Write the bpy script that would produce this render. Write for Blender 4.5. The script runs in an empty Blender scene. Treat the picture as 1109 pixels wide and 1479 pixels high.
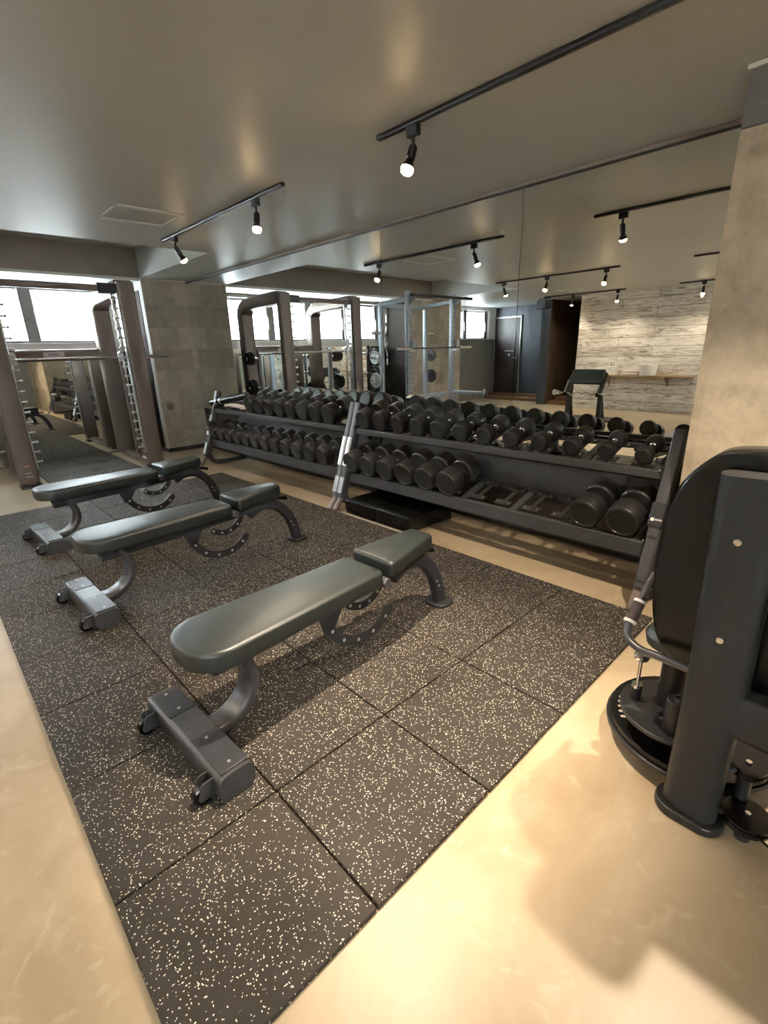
import bpy, math, random
from mathutils import Vector, Matrix
random.seed(7)
C = bpy.context.scene.collection
PI = math.pi
H = 2.44            # ceiling height
YM = 3.30           # mirror wall
XF = -8.40          # window wall

# ------------------------------------------------------------------ materials
def mat(name, col, rough=0.5, metal=0.0, spec=0.5, emit=None, es=0.0, build=None, coat=0.0):
    m = bpy.data.materials.new(name); m.use_nodes = True
    nt = m.node_tree; b = nt.nodes['Principled BSDF']
    b.inputs['Base Color'].default_value = (*col, 1)
    b.inputs['Roughness'].default_value = rough
    b.inputs['Metallic'].default_value = metal
    b.inputs['Specular IOR Level'].default_value = spec
    b.inputs['Coat Weight'].default_value = coat
    if emit:
        b.inputs['Emission Color'].default_value = (*emit, 1)
        b.inputs['Emission Strength'].default_value = es
    if build: build(nt, b)
    return m

class N:
    def __init__(s, nt): s.nt = nt
    def new(s, t, **k):
        n = s.nt.nodes.new(t)
        for a, v in k.items(): setattr(n, a, v)
        return n
    def link(s, a, b): s.nt.links.new(a, b)
    def coord(s, scale=(1, 1, 1), loc=(0, 0, 0), rot=(0, 0, 0)):
        t = s.new('ShaderNodeTexCoord'); m = s.new('ShaderNodeMapping')
        m.inputs['Scale'].default_value = scale; m.inputs['Location'].default_value = loc
        m.inputs['Rotation'].default_value = rot
        s.link(t.outputs['Object'], m.inputs['Vector']); return m.outputs['Vector']
    def noise(s, vec, scale, detail=4, rough=0.55, dist=0.0):
        n = s.new('ShaderNodeTexNoise'); n.inputs['Scale'].default_value = scale
        n.inputs['Detail'].default_value = detail; n.inputs['Roughness'].default_value = rough
        n.inputs['Distortion'].default_value = dist
        s.link(vec, n.inputs['Vector']); return n
    def ramp(s, fac, stops):
        r = s.new('ShaderNodeValToRGB'); e = r.color_ramp.elements
        while len(e) < len(stops): e.new(0.5)
        for i, (p, c) in enumerate(stops):
            e[i].position = p; e[i].color = (*c, 1) if len(c) == 3 else c
        s.link(fac, r.inputs['Fac']); return r.outputs['Color']
    def mix(s, fac, a, b, mode='MIX'):
        m = s.new('ShaderNodeMix', data_type='RGBA', blend_type=mode)
        for i, v in ((0, fac), (6, a), (7, b)):
            if hasattr(v, 'links'): s.link(v, m.inputs[i])
            elif i == 0: m.inputs[0].default_value = v
            else: m.inputs[i].default_value = (*v, 1)
        return m.outputs[2]
    def math(s, op, a, b=None):
        m = s.new('ShaderNodeMath', operation=op)
        for i, v in ((0, a), (1, b)):
            if v is None: continue
            if hasattr(v, 'links'): s.link(v, m.inputs[i])
            else: m.inputs[i].default_value = v
        return m.outputs[0]
    def bump(s, h, b, strength=0.2, dist=0.01):
        n = s.new('ShaderNodeBump'); n.inputs['Strength'].default_value = strength
        n.inputs['Distance'].default_value = dist
        s.link(h, n.inputs['Height']); s.link(n.outputs['Normal'], b.inputs['Normal'])

def b_floor(nt, b):
    n = N(nt); v = n.coord()
    a = n.noise(v, 1.6, 8, 0.62, 0.6); c = n.noise(v, 9, 6, 0.6, 1.2); d = n.noise(v, 0.6, 3)
    col = n.ramp(a.outputs['Fac'], [(0.3, (0.34, 0.25, 0.155)), (0.5, (0.42, 0.325, 0.21)), (0.72, (0.50, 0.405, 0.285))])
    f = n.ramp(c.outputs['Fac'], [(0.56, (0, 0, 0)), (0.72, (0.5, 0.5, 0.5))])
    col = n.mix(f, col, (0.56, 0.47, 0.35))
    n.link(col, b.inputs['Base Color'])
    r = n.ramp(a.outputs['Fac'], [(0.3, (0.30,)*3), (0.7, (0.46,)*3)]); n.link(r, b.inputs['Roughness'])
    n.bump(c.outputs['Fac'], b, 0.08, 0.004)
def b_rubber(nt, b):
    n = N(nt); v = n.coord()
    d = n.noise(v, 90, 2); out = None
    for sc, th, pick, stc in ((82, 0.23, 0.72, (1, 2.1, 1)), (88, 0.23, 0.74, (2.1, 1, 1)), (110, .21, .72, (1.2, 1.0, 1))):
        v_ = n.coord(scale=stc, rot=(0, 0, .5)); vv = n.mix(0.010, v_, d.outputs['Color'], 'ADD')
        vo = n.new('ShaderNodeTexVoronoi'); vo.inputs['Scale'].default_value = sc; n.link(vv, vo.inputs['Vector'])
        near = n.math('LESS_THAN', vo.outputs['Distance'], th)
        sep = n.new('ShaderNodeSeparateColor'); n.link(vo.outputs['Color'], sep.inputs[0])
        sel = n.math('GREATER_THAN', sep.outputs[0], pick)
        f = n.math('MULTIPLY', near, sel)
        out = f if out is None else n.math('MAXIMUM', out, f)
    w = n.noise(v, 3, 4)
    base = n.ramp(w.outputs['Fac'], [(0.3, (0.028, 0.0235, 0.019)), (0.7, (0.044, 0.037, 0.030))])
    n.link(n.mix(out, base, (0.80, 0.74, 0.62)), b.inputs['Base Color'])
    g = n.noise(v, 240, 3); n.bump(g.outputs['Fac'], b, 0.35, 0.003)
def b_ceiling(nt, b):
    n = N(nt); v = n.coord()
    a = n.noise(v, 1.3, 5); g = n.noise(v, 160, 3)
    n.link(n.ramp(a.outputs['Fac'], [(0.3, (0.47, 0.48, 0.455)), (0.7, (0.52, 0.53, 0.505))]), b.inputs['Base Color'])
    n.bump(g.outputs['Fac'], b, 0.15, 0.002)
def b_block(bw, bh, tones, rot, off=(0, 0, 0)):
    def f(nt, b):
        n = N(nt); v = n.coord(rot=rot, loc=off)
        br = n.new('ShaderNodeTexBrick'); n.link(v, br.inputs['Vector'])
        br.inputs['Scale'].default_value = 1; br.inputs['Brick Width'].default_value = bw; br.inputs['Row Height'].default_value = bh
        br.inputs['Mortar Size'].default_value = 0.0; br.inputs['Bias'].default_value = 0.0
        br.inputs['Color1'].default_value = (0.1, 0.1, 0.1, 1); br.inputs['Color2'].default_value = (0.9, 0.9, 0.9, 1)
        v2 = n.coord()
        a = n.noise(v2, 3.2, 8, 0.65, 0.8); c = n.noise(v2, 14, 6, 0.6, 0.6)
        m = n.mix(0.34, a.outputs['Fac'], br.outputs['Color']); m = n.mix(0.25, m, c.outputs['Fac'])
        n.link(n.ramp(m, [(0.30, tones[0]), (0.5, tones[1]), (0.66, tones[2])]), b.inputs['Base Color'])
        n.bump(c.outputs['Fac'], b, 0.12, 0.004)
    return f
def b_shiplap(nt, b):
    n = N(nt); v = n.coord(rot=(PI/2, 0, 0))
    br = n.new('ShaderNodeTexBrick'); n.link(v, br.inputs['Vector'])
    br.offset = 0.37
    br.inputs['Scale'].default_value = 1; br.inputs['Brick Width'].default_value = 1.9; br.inputs['Row Height'].default_value = 0.19
    br.inputs['Mortar Size'].default_value = 0.0035; br.inputs['Mortar'].default_value = (0.06, 0.05, 0.04, 1)
    br.inputs['Color1'].default_value = (0, 0, 0, 1); br.inputs['Color2'].default_value = (1, 1, 1, 1)
    v2 = n.coord(scale=(0.9, 1, 7)); a = n.noise(v2, 2.2, 9, 0.72, 1.8)
    v3 = n.coord(scale=(1.2, 1, 4)); c = n.noise(v3, 1.5, 5, 0.6, 1.0)
    wood = n.ramp(a.outputs['Fac'], [(0.30, (0.12, 0.09, 0.07)), (0.41, (0.38, 0.33, 0.28)), (0.48, (0.70, 0.67, 0.62)), (0.7, (0.90, 0.88, 0.85))])
    w2 = n.ramp(c.outputs['Fac'], [(0.30, (0.72, 0.66, 0.61)), (0.5, (1, 1, 1))])
    col = n.mix(1.0, wood, w2, 'MULTIPLY')
    tone = n.ramp(br.outputs['Color'], [(0.0, (0.72, 0.68, 0.64)), (1.0, (1, 1, 1))])
    col = n.mix(1.0, col, tone, 'MULTIPLY')
    col = n.mix(br.outputs['Fac'], col, (0.08, 0.06, 0.05))
    n.link(col, b.inputs['Base Color'])
    n.bump(a.outputs['Fac'], b, 0.2, 0.006)
def b_wood(c1, c2, sc=(1, 12, 12)):
    def f(nt, b):
        n = N(nt); v = n.coord(scale=sc); a = n.noise(v, 2.5, 7, 0.6, 0.8)
        n.link(n.ramp(a.outputs['Fac'], [(0.3, c1), (0.7, c2)]), b.inputs['Base Color'])
    return f
def b_var(c1, c2, scale=30, bs=0.1, r=None):
    def f(nt, b):
        n = N(nt); v = n.coord(); a = n.noise(v, scale, 4)
        n.link(n.ramp(a.outputs['Fac'], [(0.35, c1), (0.65, c2)]), b.inputs['Base Color'])
        n.bump(a.outputs['Fac'], b, bs, 0.002)
        if r: n.link(n.ramp(a.outputs['Fac'], [(0.3, (r[0],)*3), (0.7, (r[1],)*3)]), b.inputs['Roughness'])
    return f

M = {}
M['floor'] = mat('microcement_floor', (.5, .4, .25), .4, build=b_floor)
M['rubber'] = mat('speckled_rubber', (.03, .03, .03), .72, build=b_rubber, spec=.18)
M['ceiling'] = mat('ceiling_paint', (.3, .28, .24), .42, build=b_ceiling, spec=.35)
M['white'] = mat('white_paint', (.72, .72, .69), .5, build=b_var((.69, .69, .66), (.75, .75, .72), 3))
M['beam'] = mat('beam_taupe', (.24, .2, .17), .6, build=b_var((.23, .195, .165), (.26, .22, .185), 5))
M['pillar'] = mat('concrete_panel', (.3, .27, .2), .6, build=b_block(0.31, 0.30, [(.25, .22, .175), (.40, .35, .28), (.54, .48, .385)], (0, PI/2, PI/2)))
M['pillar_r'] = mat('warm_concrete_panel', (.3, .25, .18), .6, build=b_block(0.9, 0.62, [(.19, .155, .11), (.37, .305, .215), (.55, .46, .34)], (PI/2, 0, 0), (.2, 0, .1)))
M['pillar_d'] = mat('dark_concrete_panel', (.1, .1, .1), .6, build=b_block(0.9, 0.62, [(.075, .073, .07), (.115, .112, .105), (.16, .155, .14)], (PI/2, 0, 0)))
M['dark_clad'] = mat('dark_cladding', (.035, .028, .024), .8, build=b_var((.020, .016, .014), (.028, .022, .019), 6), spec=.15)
M['grey_wall'] = mat('grey_wallpaper', (.16, .15, .12), .6, build=b_var((.15, .14, .115), (.18, .165, .14), 8))
M['blue_wall'] = mat('slate_blue_wall', (.05, .06, .08), .5, build=b_var((.045, .053, .07), (.055, .065, .085), 6))
M['brown_wall'] = mat('brown_corridor_wall', (.07, .045, .025), .55, build=b_var((.065, .042, .024), (.08, .052, .03), 6))
M['door'] = mat('dark_woodgrain_door', (.03, .02, .02), .4, build=b_wood((.018, .012, .014), (.04, .028, .028), (14, 14, 1)))
M['step'] = mat('brown_step_wood', (.2, .1, .05), .45, build=b_wood((.15, .075, .035), (.27, .15, .08)))
M['shelf'] = mat('oak_board', (.4, .27, .15), .5, build=b_wood((.33, .22, .12), (.47, .33, .2)))
M['ship'] = mat('weathered_white_planks', (.6, .6, .55), .6, build=b_shiplap)
M['skirt'] = mat('black_skirting', (.02, .018, .016), .5, build=b_var((.018, .016, .015), (.024, .021, .019), 10))
M['wain'] = mat('dark_brown_wainscot', (.05, .04, .035), .3, build=b_var((.045, .036, .03), (.06, .048, .04), 4))
M['mirror'] = mat('mirror_silver', (.86, .89, .865), 0.0, 1.0)
M['mirror_edge'] = mat('mirror_edge_green', (.35, .42, .38), .2)
M['black'] = mat('black_powder_coat', (.018, .018, .02), .38, build=b_var((.016, .016, .018), (.021, .021, .024), 60, .05))
M['gblack'] = mat('gloss_black', (.006, .006, .006), .22, build=b_var((.005, .005, .005), (.008, .008, .008), 4), spec=.35)
M['steel'] = mat('graphite_steel', (.03, .03, .034), .40, .2, build=b_var((.026, .027, .030), (.032, .033, .037), 70, .03))
M['mach'] = mat('satin_black_frame', (.016, .0155, .015), .4, build=b_var((.014, .0135, .013), (.018, .0175, .017), 70, .02), spec=.4)
M['gun'] = mat('gunmetal_tube', (.10, .10, .105), .33, .6, build=b_var((.09, .09, .095), (.11, .11, .115), 50, .03))
M['rackgrey'] = mat('rack_slate_paint', (.075, .08, .088), .4, .2, build=b_var((.055, .056, .058), (.065, .066, .068), 40, .03))
M['bluesteel'] = mat('blue_grey_steel', (.3, .33, .38), .38, .25, build=b_var((.33, .37, .43), (.38, .42, .48), 40, .03))
M['silver'] = mat('silver_plate', (.62, .63, .64), .3, .85, build=b_var((.58, .59, .6), (.66, .67, .68), 40, .02))
M['chrome'] = mat('chrome', (.8, .8, .8), .12, 1.0)
M['bronze'] = mat('taupe_metallic_frame', (.13, .10, .085), .42, .35, build=b_var((.15, .115, .097), (.175, .137, .115), 50, .04))
M['leather'] = mat('black_green_vinyl', (.03, .036, .034), .34, build=b_var((.010, .0145, .0135), (.014, .019, .018), 180, .12, (.36, .44)), spec=.6)
M['dbell'] = mat('matte_black_rubber', (.022, .021, .02), .42, build=b_var((.013, .0125, .012), (.018, .017, .016), 40, .05), spec=.5)
M['dcap'] = mat('dumbbell_end_cap', (.035, .034, .032), .3, build=b_var((.020, .020, .019), (.027, .026, .025), 25, .02))
M['saddle'] = mat('saddle_plastic', (.03, .028, .026), .35, build=b_var((.027, .025, .023), (.035, .032, .03), 30))
M['glass'] = mat('window_glass', (.9, .95, .95), 0.0)
M['glass'].node_tree.nodes['Principled BSDF'].inputs['Transmission Weight'].default_value = 1.0
M['glass'].node_tree.nodes['Principled BSDF'].inputs['IOR'].default_value = 1.02
M['frame'] = mat('grey_aluminium_frame', (.13, .125, .12), .45, .3, build=b_var((.12, .115, .11), (.14, .135, .13), 30))
M['bulb'] = mat('lit_bulb', (1, .8, .5), .3, emit=(1, .68, .33), es=38)
M['grip'] = mat('brown_rubber_grip', (.035, .018, .014), .6, build=b_var((.03, .016, .012), (.045, .024, .018), 120, .3))
M['wplastic'] = mat('white_plastic', (.75, .73, .68), .35, build=b_var((.72, .70, .65), (.78, .76, .71), 20))
M['towel'] = mat('white_towel', (.75, .70, .66), .9, build=b_var((.7, .64, .6), (.8, .75, .71), 90, .5))
M['label'] = mat('pale_name_plate', (.55, .47, .44), .4, build=b_var((.52, .44, .41), (.58, .5, .47), 20))
M['ink'] = mat('dark_ink', (.05, .04, .05), .5)
M['orange'] = mat('orange_sticker', (.5, .22, .1), .5)
M['jar'] = mat('clear_plastic_jar', (.85, .85, .88), .08); M['jar'].node_tree.nodes['Principled BSDF'].inputs['Transmission Weight'].default_value = .8
M['concrete_out'] = mat('outer_plaster', (.5, .5, .48), .7, build=b_var((.48, .48, .46), (.52, .52, .5), 4))

# ------------------------------------------------------------------ mesh builder
def frame_axes(t, up):
    t = t.normalized(); s = t.cross(up)
    if s.length < 1e-5: s = t.cross(Vector((1, 0, 0)) if abs(t.x) < .9 else Vector((0, 1, 0)))
    s.normalize(); u = s.cross(t).normalized(); return s, u
def rrect(w, h, r, k=3):
    pts = []; r = min(r, w/2-1e-4, h/2-1e-4)
    for cx, cy, a0 in ((w/2-r, h/2-r, 0), (-w/2+r, h/2-r, 90), (-w/2+r, -h/2+r, 180), (w/2-r, -h/2+r, 270)):
        for i in range(k+1):
            a = math.radians(a0 + 90*i/k); pts.append((cx + r*math.cos(a), cy + r*math.sin(a)))
    return pts
def circ(r, n=14): return [(r*math.cos(2*PI*i/n), r*math.sin(2*PI*i/n)) for i in range(n)]
def smooth_path(pts, n=6):
    P = [Vector(p) for p in pts]; out = []
    Q = [P[0]*2-P[1]] + P + [P[-1]*2-P[-2]]
    for i in range(1, len(Q)-2):
        for k in range(n):
            t = k/n; a, b, c, d = Q[i-1], Q[i], Q[i+1], Q[i+2]
            out.append(0.5*((2*b)+(c-a)*t+(2*a-5*b+4*c-d)*t*t+(3*b-a-3*c+d)*t**3))
    out.append(P[-1]); return out
def arcpts(cx, cy, r, a0, a1, n=8):
    return [(cx+r*math.cos(math.radians(a0+(a1-a0)*i/n)), cy+r*math.sin(math.radians(a0+(a1-a0)*i/n))) for i in range(n+1)]

class MB:
    def __init__(s): s.v = []; s.f = []; s.m = []
    def add(s, v, f, mi=0):
        o = len(s.v); s.v += [tuple(x) for x in v]; s.f += [tuple(i+o for i in q) for q in f]; s.m += [mi]*len(f); return s
    def box(s, a, b, mi=0):
        x0, y0, z0 = [min(p, q) for p, q in zip(a, b)]; x1, y1, z1 = [max(p, q) for p, q in zip(a, b)]
        v = [(x0, y0, z0), (x1, y0, z0), (x1, y1, z0), (x0, y1, z0), (x0, y0, z1), (x1, y0, z1), (x1, y1, z1), (x0, y1, z1)]
        return s.add(v, [(3, 2, 1, 0), (4, 5, 6, 7), (0, 1, 5, 4), (1, 2, 6, 5), (2, 3, 7, 6), (3, 0, 4, 7)], mi)
    def sweep(s, pts, prof, up=(0, 0, 1), mi=0, scale=None):
        P = [Vector(p) for p in pts]; up = Vector(up); n = len(prof); v = []; f = []
        for i, p in enumerate(P):
            t = (P[min(i+1, len(P)-1)] - P[max(i-1, 0)])
            sd, u = frame_axes(t, up); k = scale[i] if scale else 1
            v += [p + sd*(a*k) + u*(b*k) for a, b in prof]
        for i in range(len(P)-1):
            for j in range(n):
                a = i*n+j; b = i*n+(j+1) % n; f.append((a, b, b+n, a+n))
        f.append(tuple(range(n-1, -1, -1))); f.append(tuple((len(P)-1)*n+j for j in range(n)))
        return s.add(v, f, mi)
    def tube(s, pts, r, n=12, mi=0, up=(0, 0, 1)): return s.sweep(pts, circ(r, n), up, mi)
    def bar(s, pts, w, h, r=0.008, up=(0, 0, 1), mi=0): return s.sweep(pts, rrect(w, h, r), up, mi)
    def lathe(s, prof, o, d, n=24, mi=0, mis=None):
        """prof: list of (dist along d, radius)"""
        o = Vector(o); d = Vector(d).normalized(); sd, u = frame_axes(d, Vector((0, 0, 1)) if abs(d.z) < .9 else Vector((0, 1, 0)))
        v = []; off = len(s.v)
        for t, r in prof:
            r = max(r, 1e-5)
            for j in range(n):
                a = 2*PI*j/n; v.append(o + d*t + sd*(r*math.cos(a)) + u*(r*math.sin(a)))
        f = []; m = []
        for i in range(len(prof)-1):
            for j in range(n):
                a = i*n+j; b = i*n+(j+1) % n; f.append((a, b, b+n, a+n)); m.append(mis[i] if mis else mi)
        f.append(tuple(range(n-1, -1, -1))); m.append(mis[0] if mis else mi)
        f.append(tuple((len(prof)-1)*n+j for j in range(n))); m.append(mis[-1] if mis else mi)
        s.v += [tuple(x) for x in v]; s.f += [tuple(i+off for i in q) for q in f]; s.m += m; return s
    def cyl(s, a, b, r, n=20, mi=0, r2=None, ch=0.0):
        a = Vector(a); b = Vector(b); L = (b-a).length; r2 = r if r2 is None else r2
        prof = [(0, r-ch), (ch, r), (L-ch, r2), (L, r2-ch)] if ch else [(0, r), (L, r2)]
        return s.lathe(prof, a, b-a, n, mi)
    def prism(s, poly, axis, a, b, mi=0, origin=(0, 0, 0)):
        """extrude 2-D polygon along an axis; axis x: poly=(y,z), y: (x,z), z: (x,y)"""
        def P(p, t):
            q = {'x': (t, p[0], p[1]), 'y': (p[0], t, p[1]), 'z': (p[0], p[1], t)}[axis]
            return (q[0]+origin[0], q[1]+origin[1], q[2]+origin[2])
        n = len(poly); v = [P(p, a) for p in poly]+[P(p, b) for p in poly]
        f = [(i, (i+1) % n, (i+1) % n+n, i+n) for i in range(n)] + [tuple(range(n-1, -1, -1)), tuple(range(n, 2*n))]
        return s.add(v, f, mi)
    def xf(s, mtx, start=0):
        for i in range(start, len(s.v)): s.v[i] = tuple(mtx @ Vector(s.v[i]))
        return s
    def build(s, name, m, parent=None, bevel=0.0, ang=38, seg=2):
        me = bpy.data.meshes.new(name); me.from_pydata(s.v, [], s.f)
        for x in (m if isinstance(m, (list, tuple)) else [m]): me.materials.append(x)
        me.polygons.foreach_set('material_index', s.m)
        me.update()
        import bmesh
        bm = bmesh.new(); bm.from_mesh(me); bmesh.ops.recalc_face_normals(bm, faces=bm.faces); bm.to_mesh(me); bm.free()
        me.polygons.foreach_set('use_smooth', [True]*len(me.polygons))
        me.set_sharp_from_angle(angle=math.radians(ang))
        o = bpy.data.objects.new(name, me); C.objects.link(o)
        if bevel:
            md = o.modifiers.new('bevel', 'BEVEL'); md.width = bevel; md.segments = seg; md.limit_method = 'ANGLE'; md.angle_limit = math.radians(40)
            md.harden_normals = False
        if parent: o.parent = parent
        return o

def tag(o, label=None, cat=None, group=None, kind=None):
    if label: o['label'] = label
    if cat: o['category'] = cat
    if group: o['group'] = group
    if kind: o['kind'] = kind
    return o
def empty(name, loc=(0, 0, 0), rz=0, label=None, cat=None, group=None):
    o = bpy.data.objects.new(name, None); C.objects.link(o); o.location = loc; o.rotation_euler = (0, 0, rz)
    o.empty_display_size = .1
    return tag(o, label, cat, group)
def kids(o): return [c for c in bpy.data.objects if c.parent == o]
def copy_tree(o, parent=None):
    c = o.copy(); C.objects.link(c)
    if parent: c.parent = parent
    for k in kids(o): copy_tree(k, c)
    return c
def struct(mb, name, m, bevel=0.0): return tag(mb.build(name, m, None, bevel), kind='structure')
NTH = ['first', 'second', 'third', 'fourth', 'fifth', 'sixth', 'seventh', 'eighth', 'ninth', 'tenth', 'eleventh', 'twelfth', 'thirteenth', 'fourteenth', 'fifteenth', 'sixteenth']

# ------------------------------------------------------------------ camera
cam = bpy.data.cameras.new('camera'); co = bpy.data.objects.new('camera', cam); C.objects.link(co)
Rr = Vector((0.69111786, 0.72221909, -0.0274899)); Rd = Vector((0.21106928, -0.23806517, -0.94803731)); Rf = Vector((-0.69123503, 0.64940324, -0.31696935))
mw = Matrix(((Rr.x, -Rd.x, -Rf.x, 0), (Rr.y, -Rd.y, -Rf.y, 0), (Rr.z, -Rd.z, -Rf.z, 1.4), (0, 0, 0, 1)))
co.matrix_world = mw
cam.sensor_fit = 'VERTICAL'; cam.sensor_height = 36; cam.sensor_width = 27; cam.lens = 697.6/1479*36; cam.clip_start = .05; cam.clip_end = 100
bpy.context.scene.camera = co

# ------------------------------------------------------------------ room
XR = 2.8; YB = -4.75
def quad_room():
    struct(MB().box((XF-.3, -7.3, -.12), (XR+.2, YM+.3, 0)), 'floor', M['floor'])
    # ceiling around the raised pocket beside the windows (x XF..-5.45, y -2.2..2.66, z 2.8)
    PX, PY0, PY1, PZ, BX = -5.45, -2.2, 2.66, 2.80, -7.62
    c = MB()
    c.box((PX, -7.3, H), (XR+.2, YM+.3, H+.5))
    c.box((XF-.3, PY1, H), (PX, YM+.3, H+.5)); c.box((XF-.3, -7.3, H), (PX, PY0, H+.5))
    c.box((BX-.02, PY0, PZ), (PX, PY1, PZ+.14))
    struct(c, 'ceiling', M['ceiling'])
    struct(MB().box((XF-.3, PY0, H), (BX, PY1, H+.5)), 'trim_1', M['beam'])          # taupe beam over the windows
    struct(MB().box((XF-.02, -2.19, H-.035), (BX+.01, 2.65, H)), 'trim_2', M['white'])    # its white underside
    struct(MB().box((XF-.3, PY1, H-.012), (XF+.8, YM, H)), 'trim_3', M['white'])
    # window wall with two openings
    w = MB(); z0, z1 = 1.63, 2.35
    ops = [(-1.32, 2.30), (-5.52, -4.15)]
    w.box((XF-.25, -7.3, 0), (XF, YM+.3, z0)); w.box((XF-.25, -7.3, z1), (XF, YM+.3, H+.1))
    for a, b in ((-7.3, ops[1][0]), (ops[1][1], ops[0][0]), (ops[0][1], YM+.3)): w.box((XF-.25, a, z0), (XF, b, z1))
    struct(w, 'wall_far', M['white'])
    struct(MB().box((XF, -5.8, 0), (XF+.015, -3.25, z0-.01)), 'wall_far_lower', M['grey_wall'])
    struct(MB().box((XF-.25, YM+.04, 0), (XR+.2, YM+.3, H+.1)), 'wall_mirror', M['wain'])
    rw = MB(); rw.box((XR, -7.3, 0), (XR+.2, YM+.3, .7)).box((XR, -7.3, 2.3), (XR+.2, YM+.3, H+.1)).box((XR, -7.3, .7), (XR+.2, -3.4, 2.3)).box((XR, -1.6, .7), (XR+.2, YM+.3, 2.3)).box((XR, -3.4, .7), (XR+.2, -1.6, 1.3))
    struct(rw, 'wall_right', M['ceiling'])
    struct(MB().box((-5.42, YB-.15, 0), (XR, YB, H+.1)), 'wall_plank', M['ship'])
    struct(MB().box((XF-.25, -6.0, 0), (-6.42, -5.85, H+.1)), 'wall_slate', M['blue_wall'])
    struct(MB().box((-6.42, -7.1, 0), (-6.20, -4.85, H+.1)).add([], []), 'wall_partition', [M['blue_wall']])
    struct(MB().box((-6.20, -7.1, 0), (-6.185, -4.87, H)), 'wall_corridor_side', M['brown_wall'])
    struct(MB().box((-6.42, -7.3, 0), (-5.0, -7.1, H+.1)), 'wall_corridor_end', M['brown_wall'])
    struct(MB().box((-5.40, -7.1, 0), (-5.2, YB-.15, H+.1)), 'wall_corridor_right', M['brown_wall'])
    # pillars
    struct(MB().box((XF-.01, 2.68, .06), (-7.63, YM+.02, H-.004)), 'pillar_left', M['pillar'])
    struct(MB().box((XF, 2.672, .0), (-7.622, YM, .06)), 'baseboard_left', M['skirt'])
    struct(MB().box((XF-.01, 2.667, .06), (-7.632, 2.679, H-.005)), 'pillar_left_lit_side', M['white'])  # white facing paints in the window light glancing off this concrete side
    struct(MB().box((XF-.01, 2.66, .06), (-7.76, 2.667, 2.3)), 'wall_far_side', M['dark_clad'])
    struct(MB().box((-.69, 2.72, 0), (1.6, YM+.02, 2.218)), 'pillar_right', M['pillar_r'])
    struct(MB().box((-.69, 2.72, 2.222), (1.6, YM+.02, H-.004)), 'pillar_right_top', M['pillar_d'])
    struct(MB().box((XF-.01, -3.25, 0), (-7.63, -1.52, H-.004)), 'pillar_back', M['pillar'])
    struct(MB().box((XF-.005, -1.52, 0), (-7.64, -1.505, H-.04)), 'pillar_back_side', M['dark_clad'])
    struct(MB().box((-.70, 2.71, H-.02), (1.6, 2.72, H-.004)), 'trim_4', M['white'])
    # mirror top and bottom rail
    struct(MB().box((-7.62, YM-.012, 2.418), (-.69, YM+.03, 2.438)), 'trim_5', M['beam'])
    struct(MB().box((-7.62, YM-.006, 2.405), (-.69, YM+.03, 2.418)), 'trim_6', M['skirt'])
    struct(MB().box((-7.62, YM-.02, 0), (-.70, YM+.035, .10)), 'baseboard_mirror', M['skirt'])
    struct(MB().box((XF, -1.5, 0), (XF+.05, 2.66, .015)), 'baseboard_far', M['skirt'])
quad_room()

# mirror panels along the long wall, split at the seams
edges = [-7.63, -6.27, -4.86, -3.455, -2.05, -.69]
posn = ['beside the far pillar', 'behind the left end of the far rack', 'behind the right half of the far rack', 'behind the left half of the near rack', 'beside the near pillar']
for i in range(5):
    p = MB().box((edges[i]+.0015, YM, .62), (edges[i+1]-.0015, YM+.006, 2.405))
    tag(p.build('mirror_panel', M['mirror']), 'large frameless mirror panel %s' % posn[i], 'mirror', 'mirror panels above the dumbbell racks')
me_ = [-1.49, -.1, 1.28, 2.66]; pn = ['behind the squat rack', 'behind the left half of the smith machine', 'behind the right half of the smith machine']
for i in range(3):
    p = MB().box((XF+.04, me_[i]+.0015, .016), (XF+.046, me_[i+1]-.0015, 1.50))
    tag(p.build('mirror_panel', M['mirror']), 'low mirror panel under the windows %s' % pn[i], 'mirror', 'mirror panels under the windows')
struct(MB().box((XF, -1.5, 1.50), (XF+.07, 2.66, 1.53)), 'trim_7', M['white'])
struct(MB().box((XF, -1.5, .0), (XF+.039, 2.66, 1.499)), 'trim_8', M['skirt'])

# windows
def window(nm, y0, y1, muls, wide):
    z0, z1 = 1.63, 2.35
    w = empty(nm, (XF, (y0+y1)/2, z0)); w['kind'] = 'structure'
    O = Vector(w.location); f = MB()
    def bx(a, b): f.box([a[i]-O[i] for i in range(3)], [b[i]-O[i] for i in range(3)])
    x0, x1 = XF-.16, XF-.10
    bx((x0, y0, z0), (x1, y1, z0+.03)); bx((x0, y0, z1-.035), (x1, y1, z1)); bx((x0, y0, z0), (x1, y0+.03, z1)); bx((x0, y1-.03, z0), (x1, y1, z1))
    f.build('window_frame', M['frame'], w, .003)
    for yc, wd in muls:
        m = MB().box((-.17, yc-wd/2-O.y, .0), (-.05, yc+wd/2-O.y, z1-z0)); m.build('mullion', M['frame'], w, .004)
        h = MB().bar([(-.04, yc+wd/2-O.y-.01, .42), (-.03, yc+wd/2-O.y-.01, .36), (-.03, yc+wd/2-O.y-.01, .2)], .014, .014, .004, up=(0, 1, 0)); h.build('window_handle', M['silver'], w)
    ys = [y0+.03] + sum([[yc-wd/2, yc+wd/2] for yc, wd in sorted(muls)], []) + [y1-.03]
    for a, b in zip(ys[0::2], ys[1::2]):
        if b-a < .02: continue
        MB().box((-.135, a-O.y, .03), (-.131, b-O.y, z1-z0-.035)).build('pane', M['glass'], w)
    MB().box((-.16, y0-O.y, -.012), (.05, y1-O.y, 0)).build('window_sill', M['white'], w, .003)
window('window_1', -1.32, 2.30, [(1.42, .15), (.555, .15), (-.345, .13), (-1.25, .06)], 0)
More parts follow.
